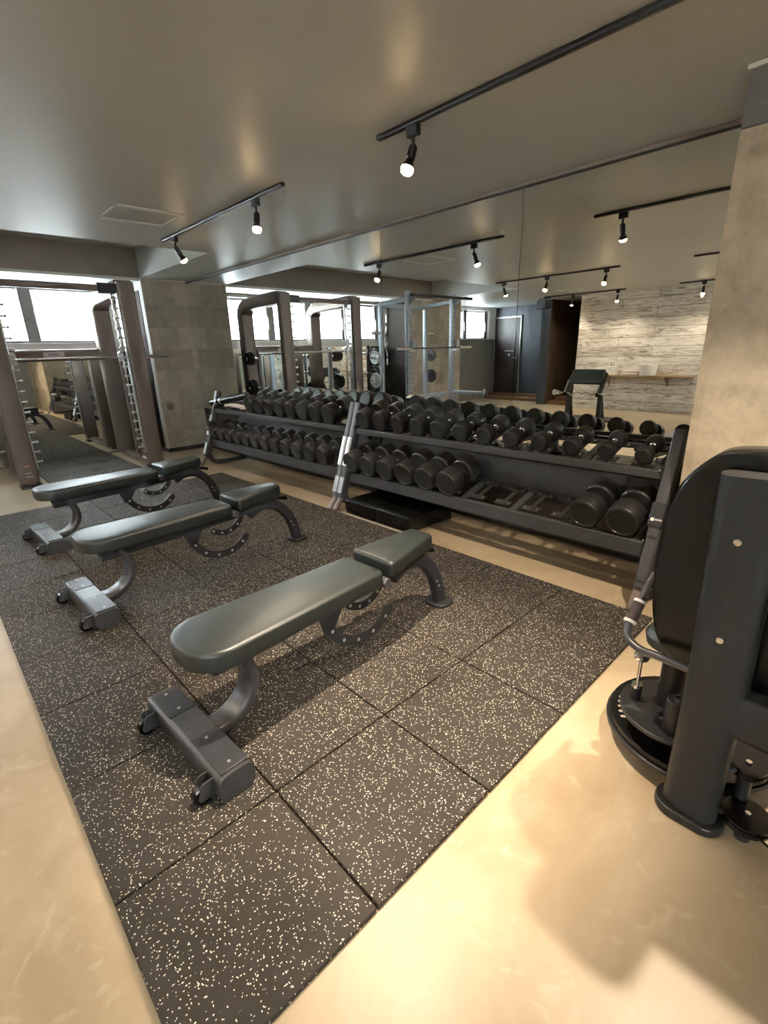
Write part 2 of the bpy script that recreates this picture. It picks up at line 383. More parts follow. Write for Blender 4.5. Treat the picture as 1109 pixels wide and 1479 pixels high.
window('window_2', -5.52, -4.15, [(-4.50, .14), (-5.43, .12)], 0)
# unseen window added in the right wall to let in fill daylight
w3 = empty('fill_window', (XR, -2.5, 1.3)); w3['kind'] = 'structure'
f3 = MB()
for yy in (-.9, 0, .9): f3.box((.08, yy-.03, 0), (.14, yy+.03, 1.0))
f3.box((.08, -.9, 0), (.14, .9, .05)).box((.08, -.9, .95), (.14, .9, 1.0)); f3.build('window_frame', M['frame'], w3)
for yy in (-.45, .45): MB().box((.108, yy-.42, .05), (.112, yy+.42, .95)).build('pane', M['glass'], w3)
# roller blind box over window
struct(MB().box((XF, -1.32, 2.345), (XF+.09, 2.3, 2.40)), 'trim_9', M['beam'])

# ceiling hatches
def hatch(nm, x, y, sx, sy):
    c = MB(); z = H
    for a, b in (((x-sx/2, y-sy/2), (x-sx/2+.05, y+sy/2)), ((x+sx/2-.05, y-sy/2), (x+sx/2, y+sy/2)), ((x-sx/2, y-sy/2), (x+sx/2, y-sy/2+.012)), ((x-sx/2, y+sy/2-.012), (x+sx/2, y+sy/2))):
        c.box((a[0], a[1], z-.006), (b[0], b[1], z))
    struct(c, nm, M['white'])
hatch('trim_10', -4.37, 1.61, .47, .48)
hatch('trim_11', -5.0, -3.4, .47, .48)

# door in the slate wall, and its sign
d = empty('door_1', (-7.98, -5.84, .16)); d['kind'] = 'structure'
MB().box((-.40, -.02, 0), (.40, .02, 2.0)).build('door_leaf', M['door'], d, .003)
f = MB().box((-.425, -.02, 0), (-.40, .03, 2.03)).box((.40, -.02, 0), (.425, .03, 2.03)).box((-.425, -.02, 2.0), (.425, .03, 2.03)); f.build('door_frame', M['silver'], d)
MB().cyl((.33, .02, .95), (.33, .06, .95), .012).box((.24, .05, .94), (.34, .065, .96)).build('door_handle', M['silver'], d)
sg = MB()
for k, w_ in enumerate((.05, .06, .05, .07)): sg.box((-.06+k*.07, .021, 1.12), (-.06+k*.07+w_*.8, .024, 1.15))
sg.cyl((.08, .021, 1.03), (.08, .025, 1.03), .035, 16)
sg.build('door_sign', M['wplastic'], d)
tag(MB().box((XF+.02, -5.84, 0), (-6.43, -5.35, .08)).box((XF+.02, -5.84, .08), (-6.43, -5.6, .16)).build('wooden_step', M['step'], None, .004), 'brown wooden double step in front of the dark door', 'step')
tag(MB().box((-6.18, -6.6, 0), (-5.42, -5.0, .08)).box((-6.18, -6.6, .08), (-5.42, -5.35, .16)).build('wooden_step', M['step'], None, .004), 'brown wooden step at the mouth of the dark corridor', 'step')

# ------------------------------------------------------------------ rubber matting (tiles with real seams)
mt = MB(); T = .5; Z = .018
for i in range(10):
    for j in range(5):
        x1 = -.665-i*T; y0 = .065+j*T
        g = .0032
        mt.box((x1-T+g, y0+g, 0), (x1-g, y0+T-g, Z-random.random()*.001))
mo = mt.build('rubber_mat', M['rubber'], None, .003)
tag(mo, 'large dark speckled rubber tile mat under the three benches', 'rubber mat')
mt = MB()
for i in range(6):
    for j, (a, b) in enumerate(((.94, 1.5), (1.5, 2.0))):
        x1 = -5.672-i*T; x0 = max(x1-T, XF+.06)
        if x0 < x1: mt.box((x0+.002, a+.002, 0), (x1-.002, b-.002, Z-random.random()*.001))
tag(mt.build('rubber_mat', M['rubber'], None, .003), 'narrow strip of rubber tile mat inside the smith machine', 'rubber mat')

# ------------------------------------------------------------------ adjustable bench
def rpoly_taper(pts, r, k=4):
    """round the corners of a 2-D polygon; r per corner"""
    out = []; n = len(pts)
    for i in range(n):
        p = Vector(pts[i]); a = Vector(pts[i-1]); b = Vector(pts[(i+1) % n]); rr = r[i] if isinstance(r, (list, tuple)) else r
        u = (a-p).normalized(); w = (b-p).normalized(); ang = u.angle(w); dd = rr/math.tan(ang/2)
        s = p+u*dd; e = p+w*dd; c = p+(u+w).normalized()*(rr/math.sin(ang/2))
        a0 = math.atan2(s.y-c.y, s.x-c.x); a1 = math.atan2(e.y-c.y, e.x-c.x); da = a1-a0
        while da > PI: da -= 2*PI
        while da < -PI: da += 2*PI
        for t in range(k+1): out.append((c.x+rr*math.cos(a0+da*t/k), c.y+rr*math.sin(a0+da*t/k)))
    return out
def cushion(poly, z0, z1, e=.018):
    """padded slab with rolled edges"""
    mb = MB(); cx = sum(p[0] for p in poly)/len(poly); cy = sum(p[1] for p in poly)/len(poly)
    def inset(d):
        o = []; n = len(poly)
        for i in range(n):
            a, b = Vector(poly[i-1]), Vector(poly[(i+1) % n]); t = (b-a).normalized(); nn = Vector((t.y, -t.x))
            p = Vector(poly[i])
            if (p-Vector((cx, cy))).dot(nn) < 0: nn = -nn
            o.append(p-nn*d)
        return o
    rings = []
    for k in range(5):
        a = k/4*PI/2; rings.append((e*(1-math.sin(a))*.5, z0+e*.5*(1-math.cos(a))))
    rings[0:] = [(e*.5*(1-math.sin(k/4*PI/2)), z0+e*.5*(1-math.cos(k/4*PI/2))) for k in range(5)]
    rings += [(e*(1-math.cos(k/4*PI/2)), z1-e+e*math.sin(k/4*PI/2)) for k in range(5)]
    v = []; n = len(poly); f = []
    for dd, z in rings: v += [(p.x, p.y, z) for p in inset(dd)]
    for i in range(len(rings)-1):
        for j in range(n):
            a = i*n+j; b = i*n+(j+1) % n; f.append((a, b, b+n, a+n))
    v.append((cx, cy, z1+.0035)); ci = len(v)-1; top = (len(rings)-1)*n
    # domed inner ring
    ins = [(p.x, p.y, z1+.003) for p in inset(e+.02)]; o2 = len(v); v += ins
    for j in range(n): f.append((top+j, top+(j+1) % n, o2+(j+1) % n, o2+j)); f.append((o2+j, o2+(j+1) % n, ci))
    f.append(tuple(range(n-1, -1, -1)))
    return mb.add(v, f)
def make_bench(label):
    b = empty('adjustable_bench', (-1.53, .46, Z), math.radians(2.6), label, 'bench', 'adjustable benches on the rubber mat')
    # cross foot (along X) with plates and wheels
    t = MB(); t.sweep([(-.29, 0, .052), (.29, 0, .052)], rrect(.125, .098, .03, 4)); t.build('cross_foot', M['gun'], b, .0)
    for s, (a, e) in (('l', (-.275, -.10)), ('r', (.06, .275))):
        p = MB().box((a, -.048, .1), (e, .055, .107)); pl = p.build('foot_plate', M['steel'], b, .003)
        for q in (a+.03, e-.03): MB().cyl((q, 0.0, .107), (q, 0.0, .11), .006, 10).build('screw', M['silver'], pl)
    MB().box((-.10, -.046, .1), (.06, .053, .1045)).build('foot_plate', M['gun'], b, .002)
    for x in (-.225, .225):
        w = MB(); w.lathe([(0, .012), (.0, .03), (.004, .034), (.026, .034), (.03, .03), (.03, .012)], (x-.015, -.095, .034), (1, 0, 0), 22)
        wo = w.build('wheel', M['gblack'], b)
        MB().cyl((x-.019, -.095, .034), (x+.019, -.095, .034), .009, 12).build('axle_bolt', M['chrome'], wo)
        for dx in (-.02, .018):
            pass
        for u, v_ in ((-.022, -.017), (.017, .022)): MB().prism(rpoly_taper([(-.12, .02), (-.05, .02), (-.05, .085), (-.10, .085)], .012), 'x', x+u, x+v_).build('wheel_bracket', M['gun'], b)
    # curved rear post: from the foot back to the beam
    pts = smooth_path([(0, .055, .055), (0, .13, .062), (0, .20, .11), (0, .235, .19), (0, .222, .27), (0, .185, .33)], 6)
    MB().sweep(pts, rrect(.105, .045, .015, 3), up=(0, -1, .3)).build('rear_post', M['gun'], b)
    # spine beam
    MB().bar([(0, .09, .305), (0, .60, .318), (0, 1.14, .345)], .075, .055, .012).build('spine_beam', M['steel'], b)
    # back pad carriage (two rails) and pad
    MB().bar([(-.055, .07, .352), (-.055, .86, .362)], .03, .035, .006).bar([(.055, .07, .352), (.055, .86, .362)], .03, .035, .006).box((-.055, .075, .338), (.055, .11, .368)).build('pad_rail', M['steel'], b)
    poly = rpoly_taper([(-.165, -.015), (.165, -.015), (.13, .885), (-.13, .885)], [.13, .13, .03, .03], 7)
    cushion(poly, .37, .447, .02).build('back_pad', M['leather'], b, ang=60)
    poly = rpoly_taper([(-.135, .925), (.135, .925), (.075, 1.31), (-.075, 1.31)], [.02, .02, .035, .035], 5)
    sp = cushion(poly, .0, .075, .018); sp.xf(Matrix.Translation((0, .925, .392)) @ Matrix.Rotation(math.radians(2.5), 4, 'X') @ Matrix.Translation((0, -.925, 0)))
    sp.build('seat_pad', M['leather'], b, ang=60)
    MB().bar([(0, .94, .36), (0, 1.30, .385)], .075, .04, .01).build('seat_rail', M['steel'], b)
    # hinge between the pads
    hg = MB().cyl((-.085, .905, .372), (.085, .905, .372), .02, 16).cyl((.085, .905, .372), (.125, .905, .372), .024, 16, ch=.004).cyl((-.125, .905, .372), (-.085, .905, .372), .024, 16, ch=.004)
    hg.build('hinge', M['gun'], b)
    # front leg arch, foot plate
    pts = smooth_path([(0, 1.06, .305), (0, 1.16, .345), (0, 1.28, .325), (0, 1.38, .23), (0, 1.43, .12), (0, 1.455, .02)], 6)
    lg = MB().sweep(pts, rrect(.055, .075, .014, 3), up=(0, 0, 1)).build('front_leg', M['steel'], b)
    for y, z in ((1.395, .13), (1.375, .165)): MB().cyl((.027, y+.02, z), (.031, y+.02, z), .006, 10).build('screw', M['silver'], lg)
    MB().prism(rpoly_taper([(-.075, 1.385), (.075, 1.385), (.075, 1.525), (-.075, 1.525)], .055, 6), 'z', 0, .02).build('front_foot', M['steel'], b, .004)
    pg = MB().tube([(0, 1.27, .375), (0, 1.35, .36), (0, 1.39, .345)], .013, 12); pg.build('adjustment_grip', M['gblack'], b)
    # notched adjustment arcs
    def arc(cx, cz, r0, r1, a0, a1, x):
        poly = arcpts(cx, cz, r1, a0, a1, 16)
        tip = ((r0+r1)/2); tr = (r1-r0)/2
        c = (cx+tip*math.cos(math.radians(a1)), cz+tip*math.sin(math.radians(a1)))
        poly += [(c[0]+tr*math.cos(math.radians(a1+k)), c[1]+tr*math.sin(math.radians(a1+k))) for k in (30, 60, 90, 120, 150)]
        poly += arcpts(cx, cz, r0, a1, a0, 16)
        return MB().prism(poly, 'x', x-.006, x+.006)
    big = arc(.835, .315, .20, .25, 195, 318, .03).prism([(.57, .30), (.70, .30), (.66, .23), (.60, .20)], 'x', .024, .036)
    bo = big.build('adjustment_arc', M['steel'], b, .0015)
    for k in range(5):
        a = math.radians(208+k*25); y = .835+.225*math.cos(a); z = .315+.225*math.sin(a)
        MB().cyl((.0365, y, z), (.0385, y, z), .009, 10).build('peg_hole', M['silver'], bo)
    sm = arc(.89, .36, .125, .165, 225, 330, -.03); so = sm.build('adjustment_arc', M['steel'], b, .0015)
    for k in range(4):
        a = math.radians(232+k*26); y = .89+.145*math.cos(a); z = .36+.145*math.sin(a)
        MB().cyl((-.024, y, z), (-.022, y, z), .008, 10).build('peg_hole', M['silver'], so)
    return b
b1 = make_bench('grey-black padded adjustable bench nearest the camera, largest of three')
b2 = copy_tree(b1); b2['label'] = 'grey-black padded adjustable bench in the middle of the three'; b2.location = (-2.99, .47, Z)
b3 = copy_tree(b1); b3['label'] = 'grey-black padded adjustable bench farthest away, closest to the smith machine'; b3.location = (-4.43, .51, Z)
# ------------------------------------------------------------------ dumbbell racks
TH = math.atan(.287); cT, sT = math.cos(TH), math.sin(TH)
TOP = (3.007, .786); LOW = (2.905, .402)      # a point on each tray (y, z)
def tp(base, s, n=0): return (base[0]+cT*s-sT*n, base[1]+sT*s+cT*n)
def make_rack(name_label, x0, x1, slots_top, slots_low):
    xm = (x0+x1)/2
    r = empty('dumbbell_rack', (xm, 2.95, 0), 0, name_label, 'dumbbell rack', 'dumbbell racks along the mirror wall')
    def L(p): return (p[0]-xm, p[1]-2.95, p[2])
    for tier, base, fh in (('top', TOP, .05), ('low', LOW, .095)):
        t = MB(); f = tp(base, -.165); b = tp(base, .135)
        t.box(L((x0, f[0]-.012, f[1]-fh)), L((x1, f[0]+.03, f[1]-.004)))
        to = t.build('front_rail', M['rackgrey'], r, .004)
        MB().box(L((x0, b[0]-.016, b[1]-.034)), L((x1, b[0]+.016, b[1]-.004))).build('rear_rail', M['rackgrey'], r, .004)
        n = 6
        for k in range(n+1):
            x = x0+.03+(x1-x0-.06)*k/n
            MB().sweep([L((x, f[0], f[1]-.018)), L((x, b[0], b[1]-.018))], rrect(.05, .02, .004, 2)).build('cross_bar', M['rackgrey'], r)
        for x in (slots_top if tier == 'top' else slots_low):
            s = MB(); st = .0
            for q in (-.125, .075):
                a = tp(base, q); c = tp(base, q+.055); s.sweep([L((x, a[0], a[1]-.006)), L((x, c[0], c[1]-.006))], rrect(.125, .008, .003, 2))
                m = tp(base, q+.027)
                for sx in (-.045, .045): s.cyl(L((x+sx, m[0], m[1]-.008)), L((x+sx, m[0], m[1]+.002)), .006, 8, 1)
            a = tp(base, -.12); c = tp(base, .12); s.sweep([L((x, a[0], a[1]-.012)), L((x, c[0], c[1]-.012))], rrect(.03, .012, .003, 2))
            s.build('saddle', [M['saddle'], M['silver']], r)
    # sloping back panel between tiers
    MB().prism([(3.135-2.95, .605), (3.150-2.95, .605), (3.12-2.95, .36), (3.105-2.95, .36)], 'x', x0-xm+.03, x1-xm-.03).build('back_panel', M['rackgrey'], r)
    MB().prism([(2.83-2.95, .31), (2.84-2.95, .31), (3.02-2.95, .14), (3.005-2.95, .14)], 'x', x0-xm+.03, x1-xm-.03).build('gap_shade_panel', M['black'], r)  # black sheet standing in for the shaded gap below the lower beam
    # end frames
    for x, side in ((x0-.035, -1), (x1+.035, 1)):
        e = MB()
        e.sweep([L((x, 2.655, .12)), L((x, 2.72, .30)), L((x, 2.80, .55)), L((x, 2.935, .95))], rrect(.065, .075, .012, 3), up=(0, -1, .35))
        ef = e.build('end_frame', M['rackgrey'], r)
        MB().sweep([L((x, 2.57, .02)), L((x, 2.66, .13))], rrect(.06, .025, .006, 2)).build('toe', M['bronze'], r)
        MB().sweep(smooth_path([L((x, 2.68, .16)), L((x, 2.72, .07)), L((x, 2.82, .03)), L((x, 3.0, .03)), L((x, 3.2, .03))], 4), rrect(.06, .05, .012, 3), up=(0, 0, 1)).build('base_bar', M['rackgrey'], r)
        MB().sweep([L((x, 3.18, .04)), L((x, 3.17, .8))], rrect(.055, .05, .01, 3), up=(0, -1, 0)).build('rear_post', M['rackgrey'], r)
        for (y0_, z0_, y1_, z1_) in ((2.635, .17, 2.682, .31), (2.712, .41, 2.80, .66)):
            MB().sweep([L((x, y0_-.004, z0_)), L((x, y1_-.004, z1_))], rrect(.056, .012, .003, 2), up=(0, -1, .35)).build('cover_plate', M['rackgrey'] if x > -1 else M['silver'], r)
        cl = MB().sweep([L((x, 2.752, .455)), L((x, 2.79, .575))], rrect(.075, .088, .01, 2), up=(0, -1, .35)) if x > -1 or x < -6 else None
        if cl:
            clo = cl.build('clamp', M['black'], r)
            lg = MB().cyl(L((x-.016, 2.722, .50)), L((x-.016, 2.7195, .501)), .010, 12)
            for k in range(5): lg.box(L((x-.002+k*.007, 2.7215, .496)), L((x+.003+k*.007, 2.719, .506)))
            lg.build('clamp_logo', M['wplastic'], clo)
        for base in (TOP, LOW):
            a = tp(base, -.165); bq = tp(base, .15)
            MB().sweep([L((x-side*.035, a[0]-.02, a[1]-.02)), L((x-side*.035, bq[0], bq[1]-.02))], rrect(.012, .085, .003, 2)).build('tray_bracket', M['black'], r)
            MB().cyl(L((x-side*.03, a[0]+.0, a[1]+.0)), L((x-side*.055, a[0]+.0, a[1]+.0)), .011, 10).build('bracket_bolt', M['chrome'], r)
    return r
SP = .2155
tops2 = [-3.252+.211*i for i in range(12)]; low2 = [-3.31+.2205*i for i in range(6)]; low2b = [-1.165, -.945]
tops1 = [-5.263+.216*i for i in range(8)]; low1 = [-6.14+.2155*i for i in range(12)]
make_rack('long slate-grey two-tier dumbbell rack nearest the camera, beside the near concrete pillar', -3.36, -.81, tops2, low2+[-1.99, -1.775, -1.56, -1.345]+low2b)
make_rack('long slate-grey two-tier dumbbell rack farther from the camera, beside the far pillar', -6.21, -3.50, [-6.05, -5.83, -5.60]+tops1, low1)

def dumbbell_parts(r, L, t):
    """head profile radius r, overall length L, head thickness t; axis +Y local"""
    hd = []
    for s in (-1, 1):
        m = MB(); e = .010
        prof = [(0, .018), (0, r*.90), (e*.3, r-e*.5), (e, r), (t-e*1.5, r), (t-e*.5, r-e*.5), (t, r-e*1.6), (t, r*.80), (t-.004, r*.78), (t-.004, .0)]
        mis = [0]*7+[1, 1, 1]
        m.lathe(prof, (0, s*(L/2-t), 0), (0, s, 0), 26, mis=mis[:-1])
        hd.append(m)
    h = MB(); g = L/2-t
    h.lathe([(-g, .020), (-g+.012, .020), (-g+.016, .0145), (-.03, .0155), (0, .0175), (.03, .0155), (g-.016, .0145), (g-.012, .020), (g, .020)], (0, 0, 0), (0, 1, 0), 16)
    return hd, h
cache = {}
def dumbbell(x, base, r, L, t, label, group, dz=0):
    key = (round(r, 3), L, t)
    c = tp(base, 0.0, r-.002)
    if key not in cache:
        o = empty('dumbbell', (0, 0, 0), 0, 'x', 'dumbbell', 'x')
        hd, h = dumbbell_parts(r, L, t)
        for m in hd: m.build('head', [M['dbell'], M['dcap']], o, ang=30)
        h.build('handle', M['chrome'], o)
        cache[key] = o
    else: o = copy_tree(cache[key])
    o.location = (x, c[0], c[1]); o.rotation_euler = (TH, 0, 0)
    o['label'] = label; o['group'] = group
    return o
def nm(i): return NTH[i]
for i, x in enumerate(tops2):
    r = .087-.0034*i
    dumbbell(x, (TOP[0]-.02, TOP[1]-.006), round(r, 3), round(.31-.008*i, 3), round(.115-.005*i, 3), 'round black dumbbell, %s from the left on the near rack top tier' % nm(i), 'dumbbells on the top tier of the near rack')
for i, x in enumerate(low2):
    dumbbell(x, (LOW[0]-.02, LOW[1]-.006), round(.097+.0003*i, 3), .33, .125, 'large round black dumbbell, %s from the left on the near rack lower tier' % nm(i), 'dumbbells on the lower tier of the near rack')
dumbbell(low2b[0], (LOW[0]-.01, LOW[1]-.003), .093, .33, .13, 'heavy black dumbbell, left of the lone pair at the right end of the lower tier', 'heaviest dumbbells at the right end')
dumbbell(low2b[1], (LOW[0]-.01, LOW[1]-.003), .097, .33, .13, 'heavy black dumbbell, right of the lone pair at the right end of the lower tier', 'heaviest dumbbells at the right end')
for i, x in enumerate(tops1):
    dumbbell(x, (TOP[0]-.02, TOP[1]-.006), round(.098-.0004*i, 3), .31, .115, 'round black dumbbell, %s from the left on the far rack top tier' % nm(i), 'dumbbells on the top tier of the far rack')
for i, x in enumerate(low1):
    dumbbell(x, (LOW[0]-.02, LOW[1]-.006), round(.085+.0006*i, 3), .30, .11, 'round black dumbbell, %s from the left on the far rack lower tier' % nm(i), 'dumbbells on the lower tier of the far rack')

# attachments lying on the empty left end of the far rack's top tier
t = MB(); a = Vector((-6.33, 2.86, .80)); b = Vector((-5.70, 3.06, .915))
t.cyl(a, b, .043, 20, ch=.006)
o = t.build('barbell_pad', M['gblack']); tag(o, 'black tubular barbell pad resting slanted on the far rack end', 'barbell pad')
for q in (.12, .24): pass
rg = MB().cyl(a.lerp(b, .15), a.lerp(b, .19), .0445, 20).cyl(a.lerp(b, .27), a.lerp(b, .30), .0445, 20).build('strap', M['silver'], o)
tag(MB().sweep(smooth_path([(-5.95, 2.90, .79), (-5.80, 2.90, .80), (-5.66, 2.93, .785), (-5.52, 2.90, .785)], 4), rrect(.10, .035, .015, 3)).build('folded_towel', M['towel']), 'small crumpled white cloth on the far rack top tier', 'towel')
def d_handle(loc, rz, label):
    h = empty('cable_handle', loc, rz, label, 'cable handle', 'cable handles on the far rack')
    MB().tube(smooth_path([(-.06, 0, .012), (-.05, .06, .014), (0, .10, .016), (.05, .06, .014), (.06, 0, .012)], 4), .006, 8).build('bow', M['chrome'], h)
    MB().cyl((-.06, 0, .014), (.06, 0, .014), .014, 12).build('grip', M['gblack'], h)
d_handle((-5.62, 3.03, .80), .4, 'black cable handle lying beside the white cloth on the far rack')
d_handle((-5.88, 3.08, .81), -.5, 'black cable handle lying behind the white cloth on the far rack')
# jar on the floor by the far pillar
j = empty('plastic_jar', (-6.72, 2.9, 0), 0, 'small clear plastic jar on the floor by the far pillar', 'jar')
MB().lathe([(0, .05), (.004, .056), (.10, .056), (.115, .045), (.13, .045)], (0, 0, 0), (0, 0, 1), 20).build('jar_body', M['jar'], j)
MB().cyl((0, 0, .128), (0, 0, .15), .048, 20, ch=.003).build('lid', M['wplastic'], j)
# wall socket plate on left pillar
struct(MB().box((-7.63, 2.75, .64), (-7.624, 2.84, .73)), 'trim_12', M['grey_wall'])

# step platforms under the near rack
for i, (a, b, w) in enumerate(((-3.28, -2.885, 'left'), (-2.88, -2.49, 'right'))):
    s = empty('step_platform', ((a+b)/2, 2.87, 0), 0, 'low gloss black step box under the near rack, %s of the two' % w, 'step box', 'black step boxes under the near rack')
    hw = (b-a)/2
    MB().prism(rpoly_taper([(-hw, -.265), (hw, -.265), (hw, .27), (-hw, .27)], .012, 3), 'z', 0.006, .135).build('box_body', M['gblack'], s, .005)
    MB().prism(rpoly_taper([(-hw+.02, -.245), (hw-.02, -.245), (hw-.02, .25), (-hw+.02, .25)], .012, 3), 'z', .135, .142).build('top_pad', M['gblack'], s, .002)
    MB().box((-hw, -.268, 0), (hw, -.26, .012)).build('edge_strip', M['silver'], s)

# ------------------------------------------------------------------ smith machine
def make_smith():
    r = empty('smith_machine', (-7.4, 1.46, 0), 0, 'tall taupe-brown smith machine in front of the windows', 'smith machine')
    O = Vector(r.location)
    def L(x, y, z): return (x-O.x, y-O.y, z-O.z)
    for side, yc in ((1, 2.18), (-1, .76)):
        MB().sweep([L(-6.80, yc, .06), L(-6.80, yc, 2.27)], rrect(.19, .11, .02, 3), up=(1, 0, 0)).build('front_column', M['bronze'], r)
        MB().prism(rpoly_taper([(-6.88-O.x, yc-.105-O.y), (-6.70-O.x, yc-.105-O.y), (-6.70-O.x, yc+.105-O.y), (-6.88-O.x, yc+.105-O.y)], .03), 'z', 0, .035).build('column_foot', M['black'], r, .004)
        MB().sweep(smooth_path([L(-8.02, yc, .06), L(-8.02, yc, 1.0), L(-8.02, yc, 1.95), L(-7.99, yc, 2.09), L(-7.86, yc, 2.17), L(-7.6, yc, 2.19), L(-6.84, yc, 2.21)], 5), rrect(.18, .22, .03, 3), up=(0, 1, 0)).build('rear_column', M['bronze'], r)
        MB().bar([L(-8.1, yc, .045), L(-6.74, yc, .045)], .10, .07, .012).build('base_rail', M['bronze'], r)
        # inner hook rail and chrome guide rod
        yi = yc-side*.105
        MB().box(L(-6.86, yi-.006, .2), L(-6.78, yi+.006, 2.15)).build('hook_rail', M['silver'], r)
        peg = MB().cyl((0, 0, 0), (0, -side*.07, .0), .010, 8).lathe([(0, .010), (.003, .017), (.014, .017), (.018, .012)], (0, -side*.055, 0), (0, -side, 0), 10).build('hook_peg', M['silver'], r)
        peg.location = L(-6.82, yi, .28)
        for k in range(1, 17):
            q = peg.copy(); C.objects.link(q); q.parent = r; q.location = L(-6.82, yi, .28+k*.113)
        MB().cyl(L(-6.93, yi-side*.02, .12), L(-6.93, yi-side*.02, 2.18), .014, 12).build('guide_rod', M['chrome'], r)
        # storage pegs outside the rear column
        for z in (1.33, .86, .33):
            MB().cyl(L(-7.62, yc+side*.04, z), L(-7.62, yc+side*.28, z), .024, 14, ch=.004).build('storage_peg', M['chrome'], r)
        MB().bar([L(-7.62, yc+side*.045, .07), L(-7.62, yc+side*.045, 1.45)], .05, .06, .01, up=(1, 0, 0)).build('storage_post', M['bronze'], r)
    MB().bar([L(-6.84, .76, 2.19), L(-6.84, 2.18, 2.19)], .07, .065, .015).build('top_beam', M['bronze'], r)
    MB().box(L(-6.9, 1.88, 2.14), L(-6.80, 2.10, 2.25)).build('beam_cap', M['black'], r, .006)
    cb = MB().bar([L(-8.0, .84, 1.46), L(-8.0, 2.10, 1.46)], .09, .15, .03).build('rear_crossbeam', M['bronze'], r)
    MB().box(L(-7.955, 1.39, 1.44), L(-7.950, 1.63, 1.50)).build('name_plate', M['label'], cb, .002)
    ink = MB().cyl(L(-7.950, 1.46, 1.47), L(-7.948, 1.46, 1.47), .010, 12)
    for k in range(7): ink.box(L(-7.950, 1.476+k*.012, 1.463), L(-7.948, 1.485+k*.012, 1.477))
    ink.build('plate_lettering', M['ink'], cb)
    st = MB().box(L(-6.742, .73, .25), L(-6.741, .79, .265)); st.build('orange_sticker', M['orange'], r)
    MB().box(L(-6.742, .73, .17), L(-6.741, .79, .18)).box(L(-6.742, .73, .13), L(-6.741, .80, .14)).build('grey_sticker', M['label'], r)
    # the guided bar
    MB().cyl(L(-6.93, .50, 1.41), L(-6.93, 2.62, 1.41), .016, 14).cyl(L(-6.93, .40, 1.41), L(-6.93, .62, 1.41), .025, 14).cyl(L(-6.93, 2.33, 1.41), L(-6.93, 2.62, 1.41), .022, 14).build('guided_bar', M['chrome'], r)
    for y in (2.03, .91):
        MB().box(L(-6.96, y-.03, 1.36), L(-6.90, y+.03, 1.47)).cyl(L(-6.99, y, 1.45), L(-6.87, y, 1.47), .022, 12).build('bar_carriage', M['silver'], r, .006)
make_smith()

def plate(x, y, z, rad, th, ax, label, group, m='dbell', name='weight_plate'):
    mb = MB(); d = {'x': (1, 0, 0), 'y': (0, 1, 0)}[ax]
    mb.lathe([(-th/2, .026), (-th/2, rad*.36), (-th*.3, rad*.42), (-th*.3, rad*.78), (-th/2, rad*.84), (-th/2, rad*.97), (-th*.3, rad), (th*.3, rad), (th/2, rad*.97), (th/2, rad*.84), (th*.3, rad*.78), (th*.3, rad*.42), (th/2, rad*.36), (th/2, .026)], (0, 0, 0), d, 30)
    o = mb.build(name, M[m]); o.location = (x, y, z); return tag(o, label, 'weight plate', group)
G = 'weight plates stored on the smith machine'
for side, yc, w in ((1, 2.38, 'right'), (-1, .56, 'left')):
    for z, rad, hgt in ((1.33, .11, 'top'), (.86, .14, 'middle'), (.33, .20, 'bottom')):
        plate(-7.62, yc, z, rad, .05, 'y', 'black weight plate on the %s peg at the %s side of the smith machine' % (hgt, w), G)
        plate(-7.62, yc+side*.055, z, rad*.92, .035, 'y', 'thin outer black plate on the %s peg, %s side of the smith machine' % (hgt, w), G)

# ------------------------------------------------------------------ half rack (seen in the mirror)
def make_half_rack():
    r = empty('squat_rack', (-6.4, -.43, 0), 0, 'blue-grey steel squat rack with holed uprights, reflected in the mirror', 'squat rack')
    O = Vector(r.location)
    def L(x, y, z): return (x-O.x, y-O.y, z-O.z)
    for y in (.17, -1.03):
        MB().sweep([L(-6.1, y, .05), L(-6.1, y, 2.34)], rrect(.105, .075, .006, 2), up=(1, 0, 0)).build('front_upright', M['bluesteel'], r)
        for k in range(20): MB().cyl(L(-6.061, y, .5+k*.085), L(-6.059, y, .5+k*.085), .012, 8).build('peg_hole', M['ink'], r)
        MB().sweep([L(-6.78, y, .05), L(-6.78, y, 2.2)], rrect(.07, .07, .006, 2), up=(1, 0, 0)).build('rear_upright', M['bluesteel'], r)
        MB().bar([L(-7.0, y, .04), L(-5.5, y, .04)], .08, .07, .008).build('base_rail', M['steel'], r)
        MB().bar([L(-6.78, y, 2.18), L(-6.1, y, 2.22)], .06, .07, .008).build('top_rail', M['bluesteel'], r)
        MB().prism([(-6.08-O.x, 2.10), (-6.08-O.x, 2.28), (-5.86-O.x, 2.28), (-5.90-O.x, 2.24)], 'y', y-.01-O.y, y+.01-O.y).build('pull_up_bracket', M['bluesteel'], r)
        MB().box(L(-6.06, y-.05, 1.36), L(-5.98, y-.03, 1.56)).box(L(-6.06, y-.05, 1.36), L(-5.98, y+.04, 1.40)).build('bar_hook', M['silver'], r, .004)
        MB().bar([L(-6.1, y, .60), L(-5.35, y, .60)], .05, .07, .006).box(L(-5.36, y-.025, .6), L(-5.33, y+.025, .68)).build('spotter_arm', M['bluesteel'], r)
        s = 1 if y > 0 else -1
        for z in (1.70, 1.28, .88):
            MB().cyl(L(-6.78, y+s*.035, z), L(-6.78, y+s*.26, z), .022, 12).build('storage_peg', M['chrome'], r)
    MB().cyl(L(-5.9, -1.33, 2.26), L(-5.9, .30, 2.26), .024, 12).build('pull_up_bar', M['black'], r)
    MB().bar([L(-6.78, -1.03, 2.16), L(-6.78, .17, 2.16)], .06, .07, .006).bar([L(-6.78, -1.03, .3), L(-6.78, .17, .3)], .06, .07, .006).bar([L(-6.1, -1.03, .58), L(-6.1, .17, .58)], .06, .07, .006).build('cross_member', M['bluesteel'], r)
